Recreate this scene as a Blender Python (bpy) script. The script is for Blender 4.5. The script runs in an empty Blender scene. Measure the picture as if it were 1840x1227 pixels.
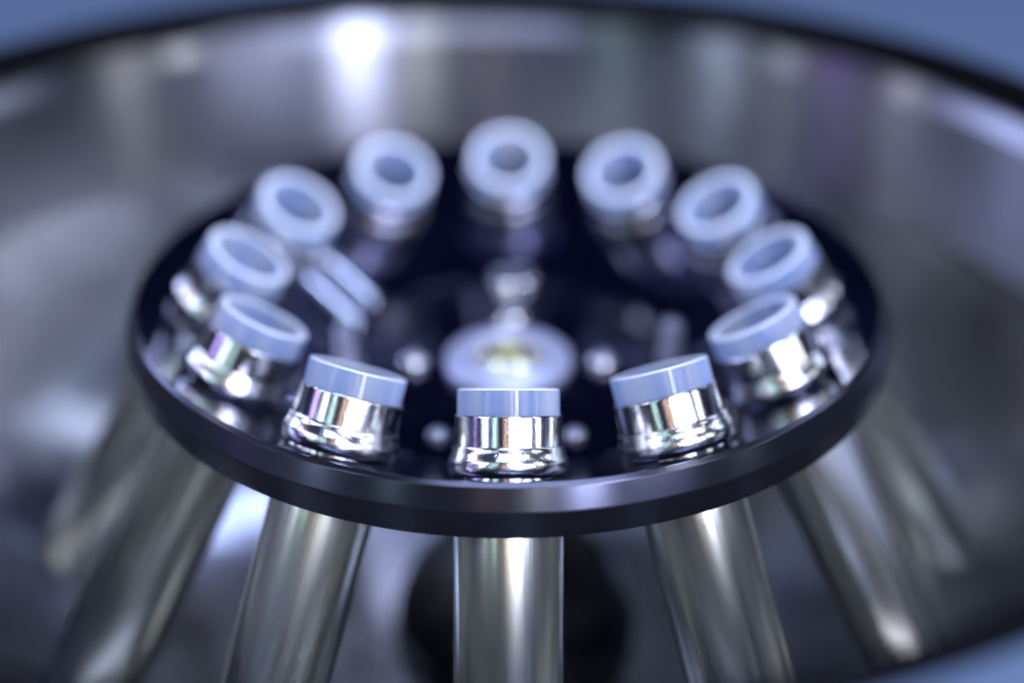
import bpy, bmesh, math
from mathutils import Vector, Matrix
MM = 0.001
S = bpy.context.scene
COL = S.collection
RAD = math.radians

# ------------------------------------------------------------------ camera
CAM_D, CAM_E, CAM_PITCH = 289.71, 28.02, 29.18
cam = bpy.data.cameras.new('camera')
co = bpy.data.objects.new('camera', cam); COL.objects.link(co)
co.location = (0, -CAM_D*math.cos(RAD(CAM_E))*MM, CAM_D*math.sin(RAD(CAM_E))*MM)
co.rotation_euler = (RAD(90-CAM_PITCH), 0, 0)
cam.sensor_width = 36; cam.lens = 36*2603.0/1840
cam.shift_x = 6.57/1840
cam.clip_start = 0.01; cam.clip_end = 20
cam.dof.use_dof = True; cam.dof.focus_distance = 0.231; cam.dof.aperture_fstop = 3.15
cam.dof.aperture_blades = 0
S.camera = co
S.render.engine = 'CYCLES'
S.cycles.use_denoising = True
S.cycles.max_bounces = 14; S.cycles.glossy_bounces = 8; S.cycles.transmission_bounces = 12
S.cycles.transparent_max_bounces = 12
S.cycles.sample_clamp_indirect = 6
S.cycles.caustics_reflective = True; S.cycles.caustics_refractive = True
S.view_settings.view_transform = 'Standard'; S.view_settings.look = 'None'
S.view_settings.exposure = 0.05; S.view_settings.gamma = 1

# ------------------------------------------------------------------ light
W = bpy.data.worlds.new('World'); S.world = W; W.use_nodes = True
bg = W.node_tree.nodes['Background']
bg.inputs['Color'].default_value = (0.17, 0.25, 0.92, 1); bg.inputs['Strength'].default_value = 0.055

def lamp(name, az, el, dist, sx, sy, color, power, aim=(0, 0, 0)):
    """az from the camera's side towards +x, el above the horizon; dist and sizes in metres"""
    L = bpy.data.lights.new(name, 'AREA'); L.shape = 'RECTANGLE'; L.size = sx; L.size_y = sy
    L.color = (color[0]*.93, color[1]*.97, color[2]*1.06); L.energy = power
    o = bpy.data.objects.new(name, L); COL.objects.link(o)
    a, e = RAD(az), RAD(el)
    o.location = Vector((math.sin(a)*math.cos(e), -math.cos(a)*math.cos(e), math.sin(e)))*dist
    d = Vector(aim) - o.location
    o.rotation_euler = d.to_track_quat('-Z', 'Y').to_euler()
    return o
lamp('window_light_front', 21, 24, 1.2, .15, .95, (.78, .80, 1.0), 17)
lamp('window_light_right', 41, 15, 1.25, .36, .66, (.76, .78, 1.0), 5)
lamp('wall_patch_light', 67, 18, 1.25, .12, .7, (1.0, .98, .92), 1.8)  # added for the pale patch on the left bowl wall
lamp('cream_lamp', 8, 26, 1.3, .04, .8, (1.0, .97, .80), 2.6)
lamp('warm_reflection_lamp', -6, 22, 1.3, .07, .6, (1.0, .60, .42), .4)  # added lamp in place of a warm object mirrored in the sleeves
lamp('green_reflection_lamp', -31, 26, 1.2, .07, .8, (.66, .92, .82), .8)  # added strip standing in for green equipment reflected by the metal
lamp('window_light_left', -52, 20, 1.2, .10, .8, (.76, .88, 1.0), 2.2)
lamp('spot_lamp', -67, 30, 1.2, .05, .10, (.95, 1, 1), 1.0)
lamp('purple_lamp', -76, 22, 1.2, .12, .5, (.60, .40, 1.0), .8)
lamp('spot_lamp', -92, 28, 1.2, .06, .16, (1, .93, .98), 1.0)
lamp('side_fill_right', 104, 34, 1.2, .20, .7, (.75, .82, 1.0), 1.7)  # added side fill to brighten the bead flanks and rim
lamp('side_fill_left', -118, 28, 1.2, .26, .8, (.60, .66, 1.0), 5)  # added on the left to lighten the dark sides of the beads
lamp('rear_fill_light', 172, 60, 1.5, .45, .30, (.56, .66, 1.0), 4)  # unseen rear fill, added so the tubes glow brighter
lamp('glint_lamp', 70, 56, 1.5, .02, .02, (1, .98, .94), 1.6)  # tiny lamp added for sparkles on the sleeves
lamp('top_fill_light', 10, 66, 1.4, .95, .17, (.66, .74, 1.0), 8.5)  # fill added overhead to brighten the rear tubes and beads

# ------------------------------------------------------------------ helpers
def mat(name, base, rough=.3, metal=0.0, **k):
    m = bpy.data.materials.new(name); m.use_nodes = True
    b = m.node_tree.nodes['Principled BSDF']
    b.inputs['Base Color'].default_value = (*base, 1)
    b.inputs['Roughness'].default_value = rough
    b.inputs['Metallic'].default_value = metal
    for n, v in k.items():
        b.inputs[n.replace('_', ' ')].default_value = v
    return m
def nodes(m): return m.node_tree.nodes, m.node_tree.links, m.node_tree.nodes['Principled BSDF']
def noise_bump(m, scale, strength, dist=.00005, detail=3, stretch=None, rough_var=None):
    N, L, b = nodes(m)
    tc = N.new('ShaderNodeTexCoord'); mp = N.new('ShaderNodeMapping')
    mp.inputs['Scale'].default_value = stretch or (1, 1, 1)
    L.new(tc.outputs['Object'], mp.inputs['Vector'])
    n = N.new('ShaderNodeTexNoise'); n.inputs['Scale'].default_value = scale; n.inputs['Detail'].default_value = detail
    L.new(mp.outputs['Vector'], n.inputs['Vector'])
    bp = N.new('ShaderNodeBump'); bp.inputs['Strength'].default_value = strength; bp.inputs['Distance'].default_value = dist
    L.new(n.outputs['Fac'], bp.inputs['Height']); L.new(bp.outputs['Normal'], b.inputs['Normal'])
    if rough_var:
        n2 = N.new('ShaderNodeTexNoise'); n2.inputs['Scale'].default_value = scale*.12; n2.inputs['Detail'].default_value = 5
        L.new(mp.outputs['Vector'], n2.inputs['Vector'])
        r = N.new('ShaderNodeMapRange'); r.inputs['To Min'].default_value = rough_var[0]; r.inputs['To Max'].default_value = rough_var[1]
        L.new(n2.outputs['Fac'], r.inputs['Value']); L.new(r.outputs['Result'], b.inputs['Roughness'])
    return m
def radial_aniso(m, amount, rot=0.0):
    N, L, b = nodes(m)
    t = N.new('ShaderNodeTangent'); t.direction_type = 'RADIAL'; t.axis = 'Z'
    L.new(t.outputs['Tangent'], b.inputs['Tangent'])
    b.inputs['Anisotropic'].default_value = amount; b.inputs['Anisotropic Rotation'].default_value = rot
    return m

def tag(o, label=None, cat=None, group=None, kind=None):
    if label: o['label'] = label
    if cat: o['category'] = cat
    if group: o['group'] = group
    if kind: o['kind'] = kind
    return o
def empty(name, loc=(0, 0, 0)):
    o = bpy.data.objects.new(name, None); o.empty_display_size = .01
    o.location = loc; COL.objects.link(o); return o
def mobj(name, me, m, parent=None):
    if m is not None and not me.materials: me.materials.append(m)
    o = bpy.data.objects.new(name, me); COL.objects.link(o)
    wn = o.modifiers.new('weighted', 'WEIGHTED_NORMAL'); wn.keep_sharp = True; wn.weight = 90
    if parent: o.parent = parent
    return o
def finish(bm, name, angle=32):
    bmesh.ops.recalc_face_normals(bm, faces=bm.faces)
    me = bpy.data.meshes.new(name); bm.to_mesh(me); bm.free()
    me.shade_smooth(); me.set_sharp_from_angle(angle=RAD(angle))
    return me
def lathe(name, prof, segs=96, closed=False, center=(0, 0), mod=None):
    """prof: list of (r, z) in mm turned about z. closed joins last to first (a ring)."""
    bm = bmesh.new(); rings = []
    for r, z in prof:
        if r < 1e-6:
            rings.append([bm.verts.new((center[0]*MM, center[1]*MM, z*MM))])
        else:
            rg = []
            for i in range(segs):
                a = 2*math.pi*i/segs
                rr = r if mod is None else mod(r, z, a)
                rg.append(bm.verts.new(((center[0]+rr*math.sin(a))*MM, (center[1]-rr*math.cos(a))*MM, z*MM)))
            rings.append(rg)
    pairs = list(zip(rings, rings[1:])) + ([(rings[-1], rings[0])] if closed else [])
    for A, B in pairs:
        if len(A) == 1 and len(B) == 1: continue
        for i in range(segs):
            j = (i+1) % segs
            if len(A) == 1: bm.faces.new((A[0], B[i], B[j]))
            elif len(B) == 1: bm.faces.new((A[i], B[0], A[j]))
            else: bm.faces.new((A[i], B[i], B[j], A[j]))
    return finish(bm, name)
def arc(cx, cz, r, a0, a1, n):
    return [(cx+r*math.cos(RAD(a0+(a1-a0)*k/n)), cz+r*math.sin(RAD(a0+(a1-a0)*k/n))) for k in range(n+1)]

# ------------------------------------------------------------------ materials
plate_m = mat('black_polished_anodising', (.010, .011, .045), .12, .9, Coat_Weight=.65, Coat_Roughness=.04)
rim_m = radial_aniso(mat('black_satin_anodising', (.055, .058, .082), .25, .9, Coat_Weight=.15, Coat_Roughness=.2), .7, .25)
neck_m = noise_bump(mat('nickel_plated_neck', (.70, .71, .72), .13, 1), 4200, .4, .00004)
bead_m = noise_bump(mat('cast_nickel_bead', (.68, .69, .70), .17, 1), 2800, .45, .00008, detail=5)
body_m = noise_bump(mat('brushed_sleeve_steel', (.86, .86, .74), .25, 1), 900, .8, .00005, stretch=(1, 1, .03), rough_var=(.17, .34))
def specks(m, seed, amount=.5):
    # fine pale dust and splashes sitting in patches on the metal
    N, L, b = nodes(m)
    tc = N.new('ShaderNodeTexCoord')
    v = N.new('ShaderNodeTexVoronoi'); v.inputs['Scale'].default_value = 2300
    L.new(tc.outputs['Object'], v.inputs['Vector'])
    lt = N.new('ShaderNodeMath'); lt.operation = 'LESS_THAN'; lt.inputs[1].default_value = .26
    L.new(v.outputs['Distance'], lt.inputs[0])
    mp = N.new('ShaderNodeMapping'); mp.inputs['Location'].default_value = (seed, 0, 0)
    L.new(tc.outputs['Object'], mp.inputs['Vector'])
    n = N.new('ShaderNodeTexNoise'); n.inputs['Scale'].default_value = 140; n.inputs['Detail'].default_value = 5
    L.new(mp.outputs['Vector'], n.inputs['Vector'])
    r = N.new('ShaderNodeMapRange'); r.inputs['From Min'].default_value = .57; r.inputs['From Max'].default_value = .78
    L.new(n.outputs['Fac'], r.inputs['Value'])
    mu = N.new('ShaderNodeMath'); mu.operation = 'MULTIPLY'
    L.new(lt.outputs[0], mu.inputs[0]); L.new(r.outputs[0], mu.inputs[1])
    m3 = N.new('ShaderNodeMath'); m3.operation = 'MULTIPLY'; m3.inputs[1].default_value = amount
    L.new(mu.outputs[0], m3.inputs[0])
    d = N.new('ShaderNodeBsdfDiffuse'); d.inputs['Color'].default_value = (.8, .82, .85, 1)
    mx = N.new('ShaderNodeMixShader'); L.new(m3.outputs[0], mx.inputs[0])
    L.new(b.outputs[0], mx.inputs[1]); L.new(d.outputs[0], mx.inputs[2])
    L.new(mx.outputs[0], N['Material Output'].inputs['Surface'])
specks(body_m, .3, .4)
specks(neck_m, .7, .2)
noise_bump(plate_m, 700, .05, .00003, detail=6, rough_var=(.07, .22))
specks(plate_m, 1.9, .10)
steel_m = mat('satin_aluminium_cap', (.60, .64, .86), .33, .45)
bolt_m = noise_bump(mat('bright_bolt_steel', (.82, .83, .86), .16, 1), 3000, .2)
reflection_m = mat('reflection_bar_steel', (.62, .66, .80), .2, 1)
stud_m = mat('grey_stud_steel', (.66, .67, .76), .3, 1)
brass_m = mat('brass_socket', (.90, .88, .62), .22, 1)
bowl_m = radial_aniso(mat('spun_steel_bowl', (.28, .285, .315), .31, 1), .99, .25)
bowl2_m = noise_bump(mat('polished_steel_floor', (.275, .28, .31), .15, 1), 30, .8, .0016, detail=2, rough_var=(.14, .27))
rubber_m = noise_bump(mat('black_rubber', (.002, .0025, .004), .6, Specular_IOR_Level=.08), 1500, .3)
hub_m = noise_bump(mat('black_hub_plastic', (.005, .006, .009), .34, Specular_IOR_Level=.5), 900, .2)
deck_m = noise_bump(mat('pale_blue_enamel', (.11, .155, .24), .35), 2500, .15)

# translucent polypropylene: part clear plastic, part milky
tube_m = bpy.data.materials.new('translucent_plastic'); tube_m.use_nodes = True
N, L, b = nodes(tube_m)
b.inputs['Base Color'].default_value = (.88, .94, 1, 1); b.inputs['Roughness'].default_value = .04
b.inputs['Transmission Weight'].default_value = 1.0; b.inputs['IOR'].default_value = 1.42
di = N.new('ShaderNodeBsdfDiffuse'); di.inputs['Color'].default_value = (.80, .87, 1, 1)
tr = N.new('ShaderNodeBsdfTranslucent'); tr.inputs['Color'].default_value = (.82, .89, 1.0, 1)
m1 = N.new('ShaderNodeMixShader'); m1.inputs[0].default_value = .7
L.new(di.outputs[0], m1.inputs[1]); L.new(tr.outputs[0], m1.inputs[2])
m2 = N.new('ShaderNodeMixShader'); lw = N.new('ShaderNodeLayerWeight'); lw.inputs['Blend'].default_value = .35
mr = N.new('ShaderNodeMapRange'); mr.inputs['To Min'].default_value = .43; mr.inputs['To Max'].default_value = .95
L.new(lw.outputs['Facing'], mr.inputs['Value']); L.new(mr.outputs['Result'], m2.inputs[0])
L.new(b.outputs[0], m2.inputs[1]); L.new(m1.outputs[0], m2.inputs[2])
L.new(m2.outputs[0], N['Material Output'].inputs['Surface'])
tc = N.new('ShaderNodeTexCoord'); mp = N.new('ShaderNodeMapping'); mp.inputs['Scale'].default_value = (1, 1, .03)
nv = N.new('ShaderNodeTexNoise'); nv.inputs['Scale'].default_value = 230; nv.inputs['Detail'].default_value = 3
L.new(tc.outputs['Object'], mp.inputs[0]); L.new(mp.outputs[0], nv.inputs['Vector'])
cr = N.new('ShaderNodeValToRGB'); cr.color_ramp.elements[0].position = .38; cr.color_ramp.elements[0].color = (.55, .70, 1, 1)
cr.color_ramp.elements[1].position = .62; cr.color_ramp.elements[1].color = (.97, .97, 1, 1)
L.new(nv.outputs['Fac'], cr.inputs[0]); L.new(cr.outputs[0], di.inputs['Color']); L.new(cr.outputs[0], tr.inputs['Color'])
nz = N.new('ShaderNodeTexNoise'); nz.inputs['Scale'].default_value = 900
L.new(tc.outputs['Object'], mp.inputs[0]); L.new(mp.outputs[0], nz.inputs['Vector'])
bp = N.new('ShaderNodeBump'); bp.inputs['Strength'].default_value = .25; bp.inputs['Distance'].default_value = .00004
L.new(nz.outputs['Fac'], bp.inputs['Height']); L.new(bp.outputs[0], b.inputs['Normal'])

edge_m = mat('pale_lit_rim', (.80, .87, 1.0), .35, Subsurface_Weight=.0)  # pale rim colour put in for light piping out of the wall
# ------------------------------------------------------------------ chamber
CX = -10.0
cf = tag(empty('centrifuge', (CX*MM, 0, -.108)), 'steel centrifuge chamber with black rim gasket set in a pale blue top', 'centrifuge')
ZO = 108
def zsh(p): return [(r, z+ZO) for r, z in p]
wall = zsh([(143.0, 20.5), (141.4, 20.0), (141.2, 16.8), (138.8, 13.6), (138.6, 13.2), (138.5, 12), (138.2, 0), (138, -14)]
           + arc(60, -18, 78, 0, -87, 24) + [(30, -97), (0, -97), (0, -101), (70, -101), (130, -80), (147, -40), (143.6, 12), (143.6, 17)])
me = lathe('bowl', wall, 256)
me.materials.append(bowl_m); me.materials.append(bowl2_m)
for p in me.polygons:
    if p.center.z/MM - ZO < -20: p.material_index = 1
mobj('bowl', me, None, cf)
gk = zsh([(143, 17.6), (141.2, 18.2), (140.2, 19.4), (139.9, 21.5), (140.0, 25.0), (140.6, 26.2), (141.6, 26.8), (143.6, 26.8), (144.6, 26.1), (144.9, 24.6), (144.9, 17.6)])
mobj('rim_gasket', lathe('rim_gasket', gk, 256, closed=True), rubber_m, cf)
# deck with a round opening: ring to a square, with a rounded lip
bm = bmesh.new(); n = 256; rings = []
for r, z in ((145.2, 15), (145.2, 24.8), (145.7, 25.6), (147.0, 26.0)):
    rings.append([bm.verts.new((r*math.sin(2*math.pi*i/n)*MM, -r*math.cos(2*math.pi*i/n)*MM, (z+ZO)*MM)) for i in range(n)])
def sq(i, h, z):
    a = 2*math.pi*i/n; sx, sy = math.sin(a), -math.cos(a)
    k = 1/((abs(sx)**8+abs(sy)**8)**.125)
    x, y = sx*k*h, sy*k*h
    if y < -186: y = -186 + (y+186)*.06
    return bm.verts.new((x*MM, y*MM, (z+ZO)*MM))
rings.append([sq(i, 420, 26.0) for i in range(n)])
rings.append([sq(i, 424, 22) for i in range(n)])
rings.append([sq(i, 424, -114) for i in range(n)])
for A, B in zip(rings, rings[1:]):
    for i in range(n):
        j = (i+1) % n; bm.faces.new((A[i], B[i], B[j], A[j]))
mobj('top_panel', finish(bm, 'top_panel'), deck_m, cf)
# black round drive hub on the chamber axis
hub = zsh([(0, -52.5), (9, -52.6), (9.4, -53.4), (10.2, -54.4)] + arc(0, -80, 27.5, 66, 12, 12) + [(26.6, -74.6), (26.6, -75.4)] + arc(0, -80, 27.5, 9, -40, 12) + [(21, -97.6), (0, -97.6)])
o = mobj('drive_hub', lathe('drive_hub', hub, 96, center=(-CX+1.5, 0)), hub_m, cf)

# ------------------------------------------------------------------ rotor
RP, TILT, HM = 58.15, 31.2, 14.3
TT = math.tan(RAD(TILT))
def cone(r): return 8.5 - (71.9-r)*TT
ZF = cone(38)
rotor = tag(empty('rotor', (0, 0, -.0535)), 'black dished metal disc under the ring of tubes, with bright bolts about a pale cap', 'rotor')
RZ = 53.5
prof = [(0, ZF), (14, ZF), (30, ZF), (37.7, ZF), (37.9, ZF+.02), (38.2, cone(38.2)+.02), (40, cone(40))] + [(r, cone(r)) for r in (44, 50, 56, 60, 66, 71.3)] + \
       [(71.55, 8.42), (71.75, 8.47), (72.4, 7.95), (72.5, 7.8), (74.02, 4.62), (74.14, 4.43), (74.16, 4.2), (73.95, -.3), (73.9, -.42), (73.35, -.93), (73.2, -1.0),
        (70, -1.0), (67, -2.2), (42, cone(42)-5.2), (36, ZF-4.6), (0, ZF-4.6)]
me = lathe('rotor_plate', [(r, z+RZ) for r, z in prof], 360)
me.materials.append(plate_m); me.materials.append(rim_m)
plate = mobj('rotor_plate', me, None, rotor)
def axis(a):
    out = Vector((math.sin(RAD(a)), -math.cos(RAD(a)), 0))
    return out, (Vector((0, 0, 1))*math.cos(RAD(TILT)) - out*math.sin(RAD(TILT))).normalized()
def place(a, h=0.25):
    out, nn = axis(a)
    x = Vector((0, 0, 1)).cross(out).normalized(); y = nn.cross(x)
    R = Matrix((x, y, nn)).transposed().to_4x4()
    return Matrix.Translation((out*RP + nn*h + Vector((0, 0, cone(RP))))*MM) @ R
AZ = [0, 30, 60, 90, 120, 150, 180, 210, 240, 270, 300, 330]
# cut the twelve holes
cut = bmesh.new()
for a in AZ:
    bmesh.ops.create_cone(cut, cap_ends=True, segments=64, radius1=9.15*MM, radius2=9.15*MM, depth=40*MM, matrix=Matrix.Translation((0, 0, RZ*MM)) @ place(a))
cme = bpy.data.meshes.new('cutter'); cut.to_mesh(cme); cut.free()
cobj = bpy.data.objects.new('cutter', cme); COL.objects.link(cobj)
md = plate.modifiers.new('holes', 'BOOLEAN'); md.operation = 'DIFFERENCE'; md.object = cobj; md.solver = 'EXACT'
plate.parent = None; bpy.context.view_layer.update()
dg = bpy.context.evaluated_depsgraph_get()
me2 = bpy.data.meshes.new_from_object(plate.evaluated_get(dg))
plate.modifiers.remove(plate.modifiers['holes']); plate.data = me2; plate.parent = rotor
bpy.data.objects.remove(cobj)
me2.shade_smooth(); me2.set_sharp_from_angle(angle=RAD(18))
for p in me2.polygons:
    c = p.center/MM
    p.material_index = 1 if math.hypot(c.x, c.y) > 72.0 else 0

def at_rotor(o, x, y, z):   # plate coordinates, mm
    o.location = (x*MM, y*MM, (z+RZ)*MM); return o
# centre cap: satin ring with a stepped socket, ribbed insert and a screw
cap = lathe('centre_cap', [(7.3, -.2), (12.6, -.2), (12.9, .1), (12.9, 1.5), (12.5, 1.95), (11.9, 2.15), (10, 2.75), (8.6, 3.2), (7.8, 3.1), (7.45, 2.6), (7.3, 1.2)], 96, closed=True)
cap_o = at_rotor(mobj('centre_cap', cap, steel_m, rotor), 0, 0, ZF)
ins = lathe('socket_insert', [(0, 1.2), (1.7, 1.2), (2.1, 3.2), (4.8, 3.3), (6.0, 2.7), (7.0, 1.2), (7.2, -.3), (0, -.3)], 96, mod=lambda r, z, a: r*(1+.12*math.cos(10*a)) if 2.0 < r < 6.5 else r)
mobj('socket_insert', ins, brass_m, cap_o)
shaft = lathe('drive_shaft', [(0, ZF-4.7), (11, ZF-4.7), (11, -34), (8, -36), (8, -53.5), (0, -53.5)], 64)
at_rotor(mobj('drive_shaft', shaft, hub_m, rotor), 0, 0, 0)
def hexmod(r, z, a): return r
def bolt_mesh(r, h):
    return lathe('bolt', [(0, h-.7), (r*.3, h-.7), (r*.34, h-.05), (r*.42, h), (r*.62, h*.93), (r*.82, h*.76), (r*.95, h*.5), (r, h*.25), (r, -.1), (0, -.1)], 48)
bm_big, bm_small = bolt_mesh(3.0, 2.3), bolt_mesh(2.0, 1.5)
for x, y in ((-19.2, 0), (19.2, 0), (0, -19.2)):
    at_rotor(mobj('bolt', bm_big, bolt_m, rotor), x, y, ZF)
for x, y in ((-13.2, -27), (12.6, -27)):
    at_rotor(mobj('screw', bm_small, stud_m, rotor), x, y, ZF)

# rear bolt with its reflections as a knob, and studs shaped from sleeve reflections
bolt_stack = lathe('bolt_reflection_stack', [(0, -.1), (3.6, -.1), (3.7, 1.6), (3.3, 2.2), (1.9, 2.6), (1.8, 4.0), (3.6, 4.4), (3.9, 5.0), (3.7, 6.0), (2.0, 6.6), (2.0, 7.2), (4.6, 7.6), (5.0, 8.1), (5.0, 10.3), (4.6, 10.9), (3.0, 11.2), (0, 11.2)], 72,
              mod=lambda r, z, a: r*(1+.035*math.cos(18*a)) if r > 4.3 else r)
at_rotor(mobj('bolt_reflection_stack', bolt_stack, bolt_m, rotor), 1, 19.2, ZF)
stp = [(0, -.1), (2.6, -.1), (2.6, .8), (1.9, .9)]
for q in range(5):
    z0 = 1.0+q*1.45
    stp += [(1.6, z0), (1.65, z0+.2), (2.4, z0+.7), (2.4, z0+.85), (1.65, z0+1.3)]
stud = lathe('reflection_stud', stp+[(1.7, 8.3), (1.3, 8.6), (0, 8.6)], 48)
for x, y in ((-32.6, 1), (33.2, 3)):  # ribbed studs added in place of mirrored tubes
    at_rotor(mobj('reflection_stud', stud, stud_m, rotor), x, y, ZF)

# ------------------------------------------------------------------ sleeves and tubes
def capsule(r, ztop, zb, n=8):   # going down the outside to the rounded end
    return [(r, ztop), (r, zb+r)] + arc(0, zb+r, r, 0, -90, n)[1:-1] + [(0, zb)]
LEN = 77
body = capsule(9.0, -.6, -LEN) + [(0, -LEN+1)] + [(r, z) for r, z in reversed(capsule(8.62, -.6, -LEN+.5)[:-1])]
body_me = lathe('sleeve_body', body, 96, closed=True)
neck = [(8.62, -.5), (9.05, -.5), (9.1, 4.9), (8.98, 5.15), (8.95, 9.6), (8.9, 9.8), (8.78, 9.9), (8.66, 9.8), (8.62, 9.6)]
neck_me = lathe('neck', neck, 128, closed=True)
bead = [(9.12, .02), (9.22, .02), (9.42, .1), (9.74, .5), (9.95, 1.1), (10.05, 1.75), (10.05, 2.3), (9.95, 2.8), (9.76, 3.3), (9.54, 3.85), (9.44, 4.3), (9.42, 4.76), (9.34, 4.88), (9.12, 4.89)]
bead_me = lathe('bead', bead, 128, closed=True)
to, ti = 8.45, 6.95
tube = [(to, HM-.25), (to-.12, HM-.05), (to-.35, HM), (ti+.2, HM), (ti+.03, HM-.15), (ti, HM-.4), (ti, -52)] + arc(0, -52, ti, 0, -88, 8)[1:] + [(0, -52-ti)] + \
       [(0, -52-to)] + list(reversed(arc(0, -52, to, 0, -88, 8)[1:])) + [(to, -52)]
tube_me = lathe('plastic_tube', tube, 128, closed=True)
tube_me.materials.append(tube_m); tube_me.materials.append(edge_m)
for p in tube_me.polygons:
    if p.center.z/MM > HM-.2: p.material_index = 1
where = {
 0: 'nearest the camera, front centre of the rotor',
 30: 'just right of the front centre one', 60: 'second to the right of the front centre one',
 90: 'at the rightmost place of the ring', 120: 'behind the rightmost one on the right side',
 150: 'just right of the rearmost one', 180: 'at the rearmost place, straight behind the centre cap',
 210: 'just left of the rearmost one', 240: 'second to the left of the rearmost one',
 270: 'at the leftmost place of the ring', 300: 'second to the left of the front centre one',
 330: 'just left of the front centre one'}
first = None
for k, a in enumerate(AZ):
    M = place(a)
    s = empty('tube_sleeve'); s.matrix_world = M
    spin = Matrix.Rotation(RAD(k*47), 4, 'Z')
    for nm, me, m in (('sleeve_body', body_me, body_m), ('neck', neck_me, neck_m), ('bead', bead_me, bead_m)):
        o = mobj(nm, me, m, s); o.matrix_local = spin
    tag(s, 'bright steel tube sleeve ' + where[a], 'tube sleeve', 'steel sleeves set round the rotor')
    t = mobj('plastic_tube', tube_me, tube_m); t.matrix_world = M @ Matrix.Translation((0, 0, (.18*math.sin(k*2.3) if k else 0)*MM)) @ Matrix.Rotation(RAD(.5*math.sin(k*1.7)), 4, 'Y') @ spin
    tag(t, 'open translucent tube in the sleeve ' + where[a], 'test tube', 'plastic tubes in the rotor sleeves')

# two slim bars built in place of a sleeve's reflection on the slope
reflection = lathe('reflection_bar', [(0, -7.5), (2.1, -7.5), (2.5, -7.1), (2.55, -6.7), (2.55, 6.7), (2.5, 7.1), (2.1, 7.5), (1.4, 7.5), (1.2, 6.8), (0, 6.8)], 64)
out, nn = axis(-121)
down = (-out - Vector((0, 0, 1))*TT).normalized()
side = nn.cross(down)
ro = Matrix((side, nn, down)).transposed()
if ro.determinant() < 0: ro = Matrix((-side, nn, down)).transposed()
if side.y > 0: side = -side            # side now points to the near side
for sh, along, lab in ((4.1, 1.4, 'nearer of two slim bars standing in for a mirrored sleeve on the black slope at left'),
                       (-4.1, -.8, 'farther of two slim bars standing in for a mirrored sleeve on the black slope at left')):
    p = mobj('reflection_bar', reflection, reflection_m)
    p.matrix_world = Matrix.Translation((out*43.9 + Vector((0, 0, cone(43.9))) + nn*2.75 + side*sh + down*along)*MM) @ ro.to_4x4()
    tag(p, lab, 'reflection', 'bars standing in for reflections on the rotor')
